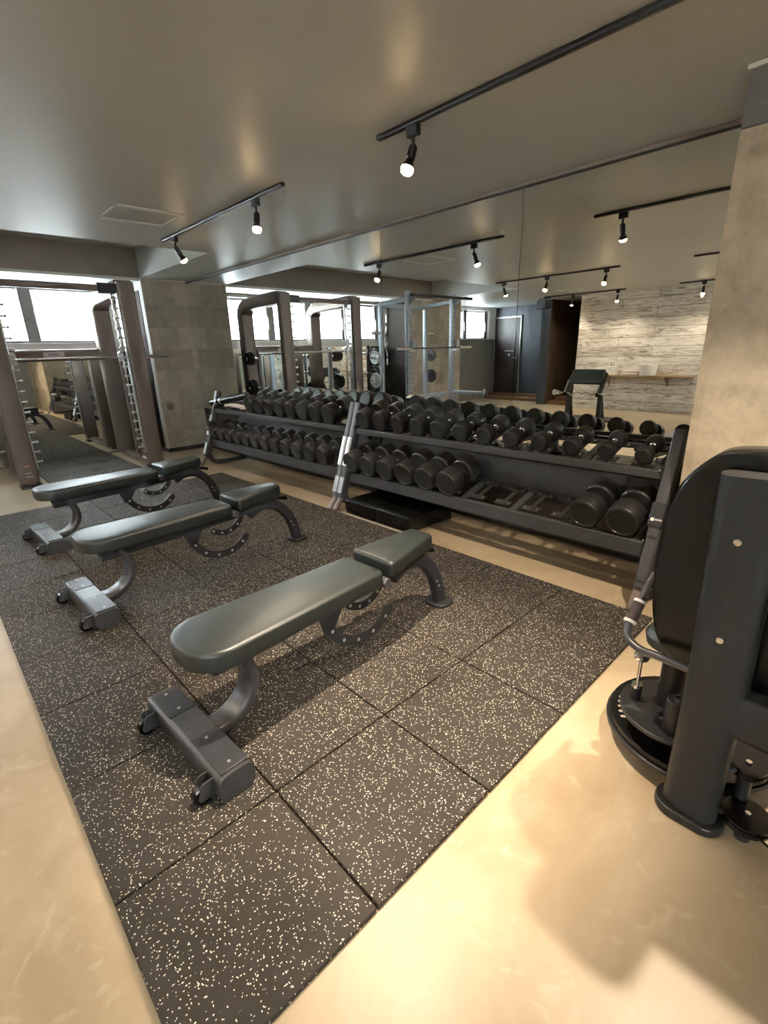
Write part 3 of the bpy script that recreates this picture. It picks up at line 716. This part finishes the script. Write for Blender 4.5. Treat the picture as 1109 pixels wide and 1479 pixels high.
make_half_rack()
G = 'weight plates stored on the squat rack'
for y, s, w in ((.34, 1, 'window-side'), (-1.2, -1, 'door-side')):
    for z, rad, m, lb in ((1.28, .115, 'silver' if s > 0 else 'dbell', 'upper'), (.88, .13, 'silver' if s > 0 else 'dbell', 'lower')):
        plate(-6.78, y, z, rad, .045, 'y', '%s round weight plate on the %s %s peg of the squat rack' % ('chrome' if m == 'silver' else 'black', lb, w), G, m)
bb = empty('barbell', (-5.985, -.43, 1.42), 0, 'long steel barbell resting on the squat rack hooks', 'barbell')
MB().cyl((0, -.66, 0), (0, .66, 0), .014, 12).build('bar_shaft', M['gun'], bb)
for s in (-1, 1): MB().cyl((0, s*.66, 0), (0, s*1.02, 0), .025, 14, ch=.004).cyl((0, s*.655, 0), (0, s*.685, 0), .037, 14).build('sleeve', M['chrome'], bb)
ez = empty('curl_bar', (-6.62, .19, 1.55), 0, 'chrome curl bar hanging upright on the squat rack side', 'curl bar')
MB().tube(smooth_path([(0, 0, -.4), (0, 0, -.2), (0, .03, -.1), (0, -.02, 0), (0, .03, .1), (0, 0, .2), (0, 0, .45)], 4), .014, 10).build('bar_shaft', M['chrome'], ez)
MB().tube([(0, 0, .45), (0, .02, .5), (0, 0, .55), (0, -.02, .5), (0, 0, .45)], .008, 8).build('hanging_hook', M['silver'], ez)
# weight tree between smith machine and squat rack
wt = empty('weight_tree', (-7.3, .05, 0), 0, 'narrow dark weight tree between smith machine and squat rack', 'weight tree')
MB().bar([(0, 0, .03), (0, 0, 1.5)], .05, .05, .008, up=(1, 0, 0)).build('pole', M['steel'], wt)
MB().bar([(-.25, 0, .03), (.25, 0, .03)], .06, .05, .01).bar([(0, -.25, .03), (0, .25, .03)], .06, .05, .01).build('base', M['steel'], wt)
for z in (1.35, 1.0, .63): MB().cyl((0, -.22, z), (0, .22, z), .022, 12).build('storage_peg', M['chrome'], wt)
for z, rad, lb in ((1.35, .10, 'top'), (1.0, .12, 'middle'), (.63, .15, 'bottom')):
    plate(-7.3, -.10, z, rad, .05, 'y', 'black weight plate on the %s peg of the narrow weight tree' % lb, 'weight plates on the weight tree')
# flat bench inside the rack
fb = empty('flat_bench', (-5.75, -.75, 0), 0, 'low flat bench standing inside the squat rack, seen in the mirror', 'bench')
cushion(rpoly_taper([(-.55, -.14), (.6, -.14), (.6, .14), (-.55, .14)], .04, 4), .38, .44, .015).build('pad', M['leather'], fb)
MB().bar([(-.5, 0, .35), (.55, 0, .35)], .06, .05, .01).build('spine_beam', M['gun'], fb)
for x in (-.45, .5):
    MB().bar([(x, 0, .03), (x, 0, .33)], .05, .05, .008, up=(1, 0, 0)).build('leg', M['gun'], fb)
    MB().bar([(x, -.22, .025), (x, .22, .025)], .05, .045, .01).build('foot', M['gun'], fb)

# ------------------------------------------------------------------ preacher curl bench (seen in the mirror)
pc = empty('preacher_curl_bench', (-4.28, -2.9, 0), 0, 'black preacher curl bench with a sloping arm pad in front of the plank wall', 'curl bench')
for x, w in ((-.33, 'l'), (.30, 'r')):
    MB().sweep([(x, .02, .03), (x, .02, .42), (x, .06, .50)], rrect(.085, .06, .012, 3), up=(0, 1, 0)).build('leg', M['steel'], pc)
    MB().sweep([(x, -.16, .03), (x, -.01, .46)], rrect(.07, .05, .012, 3), up=(0, 1, 0)).build('rear_leg', M['steel'], pc)
    MB().sweep([(x, .10, .48), (x, -.02, .66), (x, -.16, .86)], rrect(.06, .09, .012, 3), up=(0, 1, 1)).build('arm_support', M['steel'], pc)
    MB().sweep([(x-.035, .14, .52), (x-.035, .0, .74)], rrect(.012, .035, .004, 2), up=(0, 1, 1)).build('support_edge', M['silver'], pc)
    MB().box((x-.02, .10, .46), (x+.02, .2, .48)).box((x-.02, .185, .48), (x+.02, .2, .53)).build('bar_rest', M['gblack'], pc)
pd = cushion(rpoly_taper([(-.32, -.16), (.32, -.16), (.32, .16), (-.32, .16)], .04, 4), 0, .07, .02)
pd.xf(Matrix.Translation((.0, -.02, .79)) @ Matrix.Rotation(math.radians(-48), 4, 'X')); pd.build('arm_pad', M['leather'], pc)
MB().box((-.55, -.35, 0), (.62, .18, .03)).build('base_platform', M['steel'], pc, .006)
cb = empty('curl_bar', (-4.30, -2.76, .51), 0, 'chrome zigzag curl bar resting on the preacher bench', 'curl bar')
MB().tube(smooth_path([(-.52, 0, 0), (-.28, 0, 0), (-.2, 0, -.03), (-.08, 0, .02), (0, 0, -.01), (.08, 0, .02), (.2, 0, -.03), (.28, 0, 0), (.52, 0, 0)], 4), .013, 10).build('bar_shaft', M['chrome'], cb)
for s in (-1, 1): MB().cyl((s*.40, 0, 0), (s*.58, 0, 0), .024, 14, ch=.003).build('sleeve', M['chrome'], cb)
MB().cyl((-.58, 0, 0), (-.52, 0, 0), .055, 16, ch=.006).cyl((-.50, 0, 0), (-.46, 0, 0), .04, 16).build('spring_collar', M['silver'], cb)

# ------------------------------------------------------------------ shelf with items on the plank wall
sh = empty('wall_shelf', (-3.9, YB, .745), 0, 'long oak shelf board on brackets on the plank wall', 'shelf')
MB().box((-.95, 0, -.015), (.95, .26, .015)).build('shelf_board', M['shelf'], sh, .003)
for x in (.48, -.7):
    MB().box((x-.012, 0, -.22), (x+.012, .02, -.015)).box((x-.012, 0, -.03), (x+.012, .22, -.015)).sweep([(x, .01, -.2), (x, .2, -.03)], rrect(.02, .015, .003, 2), up=(0, 0, 1)).build('bracket', M['step'], sh)
Zs = .761
bx = empty('spray_bottle_rack', (-4.62, YB+.13, Zs), 0, 'white plastic holder with upright teeth at the left on the shelf', 'holder')
MB().box((-.21, -.08, 0), (.21, .08, .17)).build('holder_body', M['wplastic'], bx, .008)
for k in range(7): MB().box((-.20+k*.062, -.06, .17), (-.175+k*.062, .06, .27)).build('divider', M['wplastic'], bx, .004)
tw = MB()
tag(MB().box((-4.30, YB+.05, Zs), (-3.96, YB+.23, Zs+.05)).build('folded_towel', M['towel'], None, .018, seg=3), 'folded white towel at the bottom of the pile on the shelf', 'towel', 'towels on the wall shelf')
tag(MB().box((-4.29, YB+.055, Zs+.051), (-3.97, YB+.225, Zs+.10)).build('folded_towel', M['towel'], None, .018, seg=3), 'folded white towel on top of the pile on the shelf', 'towel', 'towels on the wall shelf')
tag(MB().lathe([(0, .14), (.0, .15), (.2, .185), (.215, .185), (.215, .175), (.02, .14), (.015, 0)], (-3.76, YB+.2, Zs), (0, 0, 1), 28).build('white_tub', M['wplastic']), 'round white plastic tub at the right end of the shelf', 'tub')

# speaker
sp = empty('wall_speaker', (-6.10, -4.35, 2.30), math.radians(20), 'black speaker hanging from the ceiling near the dark door', 'speaker')
MB().prism(rpoly_taper([(-.17, -.10), (.17, -.10), (.15, .09), (-.15, .09)], .02), 'y', -.09, .09).build('cabinet', M['black'], sp, .008)
MB().prism(rpoly_taper([(-.14, -.08), (.14, -.08), (.13, .07), (-.13, .07)], .015), 'y', .09, .096).build('grille', M['steel'], sp)
MB().bar([(-.18, 0, 0), (-.18, 0, .12), (.18, 0, .12), (.18, 0, 0)], .02, .01, .003, up=(0, 1, 0)).cyl((0, 0, .11), (0, 0, .139), .02, 12).build('bracket', M['black'], sp)

# ------------------------------------------------------------------ track lights
def rail(x0, x1, y, label):
    r = MB().sweep([(0, 0, -.012), (x1-x0, 0, -.012)], rrect(.034, .022, .006, 2)).build('track_rail', M['black'])
    r.location = (x0, y, H); return tag(r, label, 'track rail', 'ceiling track rails')
rail(-2.13, 1.1, 2.04, 'long black ceiling track rail nearest the camera')
rail(-5.08, -3.03, 2.04, 'black ceiling track rail above the far bench beside the hatch')
rail(-5.15, -3.12, -1.0, 'black ceiling track rail over the room middle, seen in the mirror with two lit spots')
rail(-2.2, .6, -1.0, 'black ceiling track rail over the room middle, mostly hidden by the near pillar')
rail(-6.0, -4.25, -4.15, 'black ceiling track rail by the dark corridor in front of the plank wall')
rail(-3.28, -.6, -4.15, 'black ceiling track rail in front of the right part of the plank wall')
def spot(x, y, aim, label, power, lit=True, ang=80, blend=.6, col=(1.0, .84, .65)):
    aim = Vector(aim).normalized()
    s = empty('spotlight', (x, y, H-.023), 0, label, 'spotlight', 'track spotlights')
    MB().box((-.035, -.017, -.045), (.035, .017, 0)).build('adapter', M['black'], s, .004)
    MB().cyl((0, 0, -.045), (0, 0, -.085), .008, 10).build('neck', M['black'], s)
    p = Vector((0, 0, -.09)); q = p+aim*.115
    hd = MB().lathe([(-.012, .012), (0, .021), (.055, .022), (.06, .018), (.075, .02), (.105, .036), (.107, .036), (.107, .032), (.08, .018)], p, aim, 20).build('lamp_holder', M['black'], s)
    MB().lathe([(.078, .012), (.09, .024), (.108, .031), (.122, .028), (.13, .016), (.132, .002)], p, aim, 18).build('bulb', M['bulb'], s)
    ld = bpy.data.lights.new('spot_beam', 'SPOT'); ld.energy = power; ld.color = col; ld.spot_size = math.radians(ang); ld.spot_blend = blend; ld.shadow_soft_size = .022
    lo = bpy.data.objects.new('spot_beam', ld); C.objects.link(lo); lo.parent = s
    lo.location = p+aim*.16; lo.rotation_euler = aim.to_track_quat('-Z', 'Y').to_euler()
    return s
PW = 31
spot(-1.89, 2.04, (.0, -.45, -1), 'lit black spotlight hanging from the left end of the near track', PW*.45, ang=120)
spot(-.10, 2.04, (-.15, -.35, -1), 'lit black spotlight on the near track above the weight machine', PW*2.8, ang=130)
spot(-3.38, 2.04, (.28, -.25, -1), 'lit black spotlight at the right end of the far track beside the hatch', PW*.8, ang=120)
spot(-4.81, 2.04, (.10, .55, -1), 'black spotlight turned to the mirror at the left end of the far track', PW*.5, ang=120)
spot(-4.22, -1.0, (.0, .45, -1), 'lit black spotlight in the middle of the mid-room track', PW*.6, ang=120)
spot(-3.30, -1.0, (.0, .45, -1), 'lit black spotlight at the right end of the mid-room track', PW*.6, ang=120)
spot(-5.0, -1.0, (.1, -.55, -1), 'black spotlight turned away at the left end of the mid-room track', PW*.5, ang=120)
spot(-1.2, -1.0, (.1, .35, -1), 'black spotlight on the track above and behind the camera, left', PW*.55, ang=130)
spot(.2, -1.0, (-.1, .45, -1), 'black spotlight on the track above and behind the camera, right', PW*.12, ang=130)
spot(-5.33, -4.15, (-.3, -.3, -1), 'lit black spotlight beside the dark corridor', PW*.5, ang=120)
spot(-4.39, -4.15, (0, .12, -1), 'lit black spotlight above the left end of the wall shelf', PW*.7, ang=160)
spot(-2.88, -4.15, (0, .12, -1), 'lit black spotlight in front of the right part of the plank wall', PW*.7, ang=160)
dn = empty('downlight', (-1.2, 1.15, H), 0, 'round recessed ceiling downlight above the nearest bench', 'downlight')
MB().lathe([(-.006, .030), (-.006, .045), (0, .047), (0, .030)], (0, 0, 0), (0, 0, 1), 24).build('trim_ring', M['black'], dn)
MB().lathe([(-.003, .001), (-.003, .028), (0, .029)], (0, 0, 0), (0, 0, 1), 24).build('bulb', M['bulb'], dn)
ld = bpy.data.lights.new('spot_beam', 'SPOT'); ld.energy = PW*8; ld.color = (1, .82, .62); ld.spot_size = math.radians(56); ld.spot_blend = .9; ld.shadow_soft_size = .02
lo = bpy.data.objects.new('spot_beam', ld); C.objects.link(lo); lo.parent = dn; lo.location = (0, 0, -.03)

# ------------------------------------------------------------------ weight machine on the right
def make_machine():
    r = empty('weight_machine', (-.19, 1.45, 0), 0, 'black rotary weight machine with curved shroud at the right edge', 'weight machine')
    O = Vector(r.location)
    def L(x, y, z): return (x-O.x, y-O.y, z-O.z)
    col = MB().sweep([L(-.192, 1.45, .03), L(-.19, 1.45, .5), L(-.205, 1.45, 1.085)], rrect(.145, .085, .032, 5), up=(0, 1, 0)).build('column', M['mach'], r)
    for z, x in ((.92, -.208), (.64, -.200)):
        MB().lathe([(0, .010), (.004, .009), (.005, .005)], L(x, 1.408, z), (0, -1, 0), 14).build('column_bolt', M['chrome'], col)
    ft = MB().prism([(p[0]-O.x, p[1]-O.y) for p in rpoly_taper([(-.285, 1.385), (-.095, 1.385), (-.095, 1.515), (-.285, 1.515)], .06, 7)], 'z', 0, .03)
    ft.build('column_foot', M['mach'], r, .006)
    MB().bar([L(-.18, 1.45, .42), L(.9, 1.42, .42)], .075, .145, .025).build('crossbeam', M['mach'], r)
    # shroud: D-shaped shell
    out = [(.9, 1.125), (-.20, 1.128), (-.284, 1.117), (-.326, 1.087), (-.374, 1.021), (-.396, .924), (-.406, .801), (-.401, .664), (-.383, .562), (-.354, .50), (-.32, .466), (-.288, .445), (-.10, .43), (.9, .43)]
    sm = [(p.x, p.y) for p in [Vector((q.x, q.z)) for q in smooth_path([(a, 0, b) for a, b in out[1:12]], 4)]]
    poly = [(.9, 1.125)]+sm+[(.9, .43)]
    MB().prism([(a-O.x, b) for a, b in poly], 'y', 1.505-O.y, 1.56-O.y).build('shroud', M['gblack'], r, .004)
    rim = [L(a, 1.56, b) for a, b in [(.9, 1.125)]+sm]
    MB().sweep(rim, rrect(.012, .10, .005, 2), up=(0, 1, 0)).build('shroud_rim', M['gblack'], r)
    # pivot assembly
    def disc(cx, cy, rad, z0, z1, nm_, a0=0, a1=360, m='black'):
        p = [(a-O.x, b-O.y) for a, b in arcpts(cx, cy, rad, a0, a1, 40)[:-1 if a1-a0 == 360 else None]]
        return MB().prism(p, 'z', z0, z1).build(nm_, M[m], r, .003)
    lo = disc(-.28, 1.74, .262, .085, .105, 'lower_cam_disc', m='gblack')
    disc(-.28, 1.74, .272, .065, .082, 'cam_flange')
    up = disc(-.315, 1.625, .165, .19, .205, 'upper_cam_plate', m='steel')
    sc = MB()
    for k in range(7):
        a = math.radians(176+k*7); p = Vector((-.28+.21*math.cos(a), 1.74+.21*math.sin(a)))
        q = Vector((-.28+.235*math.cos(a), 1.74+.235*math.sin(a)))
        sc.sweep([L(p.x, p.y, .108), L(q.x, q.y, .108)], rrect(.010, .004, .001, 1))
    sc.build('angle_scale', M['label'], lo)
    MB().cyl(L(-.28, 1.74, 0), L(-.28, 1.74, .19), .06, 24).build('pivot_base', M['mach'], r)
    MB().cyl(L(-.335, 1.655, .2), L(-.335, 1.655, .50), .043, 24).build('pivot_post', M['mach'], r)
    MB().cyl(L(-.285, 1.525, .205), L(-.285, 1.525, .325), .034, 22, ch=.004).build('pivot_sleeve', M['mach'], r)
    MB().cyl(L(-.285, 1.525, .325), L(-.285, 1.525, .335), .012, 12).build('pivot_bolt', M['chrome'], r)
    MB().lathe([(0, .03), (.0, .055), (.015, .075), (.05, .082), (.07, .07), (.08, .04), (.082, .001)], L(-.375, 1.70, .39), (0, 0, 1), 26).build('round_cushion', M['leather'], r)
    pn = MB().cyl(L(-.43, 1.60, .205), L(-.43, 1.60, .26), .017, 16).build('pin_collar', M['black'], r)
    MB().cyl(L(-.43, 1.60, .26), L(-.43, 1.60, .365), .006, 10).cyl(L(-.43, 1.60, .255), L(-.43, 1.60, .268), .018, 14).build('locking_pin', M['chrome'], r)
    MB().lathe([(0, .010), (.01, .022), (.022, .026), (.03, .018), (.032, .002)], L(-.43, 1.60, .36), (0, 0, 1), 18).build('pin_knob', M['chrome'], r)
    # handle
    hp = smooth_path([L(-.20, 1.45, .490), L(-.337, 1.45, .496), L(-.40, 1.46, .490), L(-.444, 1.48, .501), L(-.459, 1.5, .529), L(-.457, 1.52, .552)], 5)
    MB().tube(hp, .0125, 14).build('handle_bar', M['gun'], r)
    MB().cyl(L(-.458, 1.512, .542), L(-.450, 1.56, .602), .0175, 18, ch=.002).build('handle_grip', M['grip'], r)
    for a, b in ((.0, .09), (.93, 1.02)):
        p = Vector(L(-.458, 1.512, .542)); q = Vector(L(-.450, 1.56, .602)); MB().cyl(p.lerp(q, a-.03), p.lerp(q, b), .0195, 18).build('grip_ring', M['wplastic'], r)
    MB().tube([L(-.450, 1.56, .602), L(-.448, 1.60, .645), L(-.44, 1.63, .68)], .010, 12).build('handle_rod', M['gun'], r)
    # pulleys
    for (x, y, z, rad) in ((-.055, 1.47, .075, .062), (-.085, 1.53, .2, .047)):
        pu = MB().lathe([(0, .01), (0, rad), (.008, rad), (.014, rad*.86), (.02, rad), (.028, rad), (.028, .01)], L(x, y, z-.014), (0, 0, 1), 32).build('pulley', M['gblack'], r)
        MB().cyl(L(x, y, z+.012), L(x, y, z+.020), .008, 12).build('pulley_bolt', M['chrome'], pu)
        MB().sweep([L(-.16, 1.46, z), L(x-.02, y, z)], rrect(.05, .02, .004, 2)).build('pulley_bracket', M['black'], r)
        MB().cyl(L(x, y, 0), L(x, y, z-.01), .02, 12).build('pulley_post', M['black'], r)
    MB().tube(smooth_path([L(-.02, 1.42, .075), L(.10, 1.38, .07), L(.5, 1.30, .06)], 3), .004, 8).build('cable', M['gblack'], r)
    MB().box(L(.82, 1.36, 0), L(.95, 1.60, 1.12)).build('rear_column', M['mach'], r, .02)
make_machine()

# ------------------------------------------------------------------ daylight
w = bpy.data.worlds.new('world'); bpy.context.scene.world = w; w.use_nodes = True
bg = w.node_tree.nodes['Background']; bg.inputs['Color'].default_value = (.90, .96, 1.0, 1); bg.inputs['Strength'].default_value = 32.0
for nm_, y0, y1 in (('window_1', -1.29, 2.27), ('window_2', -5.49, -4.18)):
    l = bpy.data.lights.new('sky_portal', 'AREA'); l.shape = 'RECTANGLE'; l.size = y1-y0; l.size_y = .66
    l.cycles.is_portal = True
    o = bpy.data.objects.new('sky_portal', l); C.objects.link(o); o.location = (XF-.2, (y0+y1)/2, 1.99)
    o.rotation_euler = Vector((1, 0, 0)).to_track_quat('-Z', 'Z').to_euler()
l = bpy.data.lights.new('sky_portal', 'AREA'); l.shape = 'RECTANGLE'; l.size = 1.75; l.size_y = .95; l.cycles.is_portal = True
o = bpy.data.objects.new('sky_portal', l); C.objects.link(o); o.location = (XR+.16, -2.5, 1.8); o.rotation_euler = Vector((-1, 0, 0)).to_track_quat('-Z', 'Z').to_euler()

sc = bpy.context.scene
sc.view_settings.view_transform = 'Standard'; sc.view_settings.look = 'None'; sc.view_settings.gamma = 1.0; sc.view_settings.exposure = 1.28
sc.cycles.max_bounces = 14; sc.cycles.diffuse_bounces = 6; sc.cycles.glossy_bounces = 8; sc.cycles.transmission_bounces = 8
sc.cycles.sample_clamp_indirect = 6.0
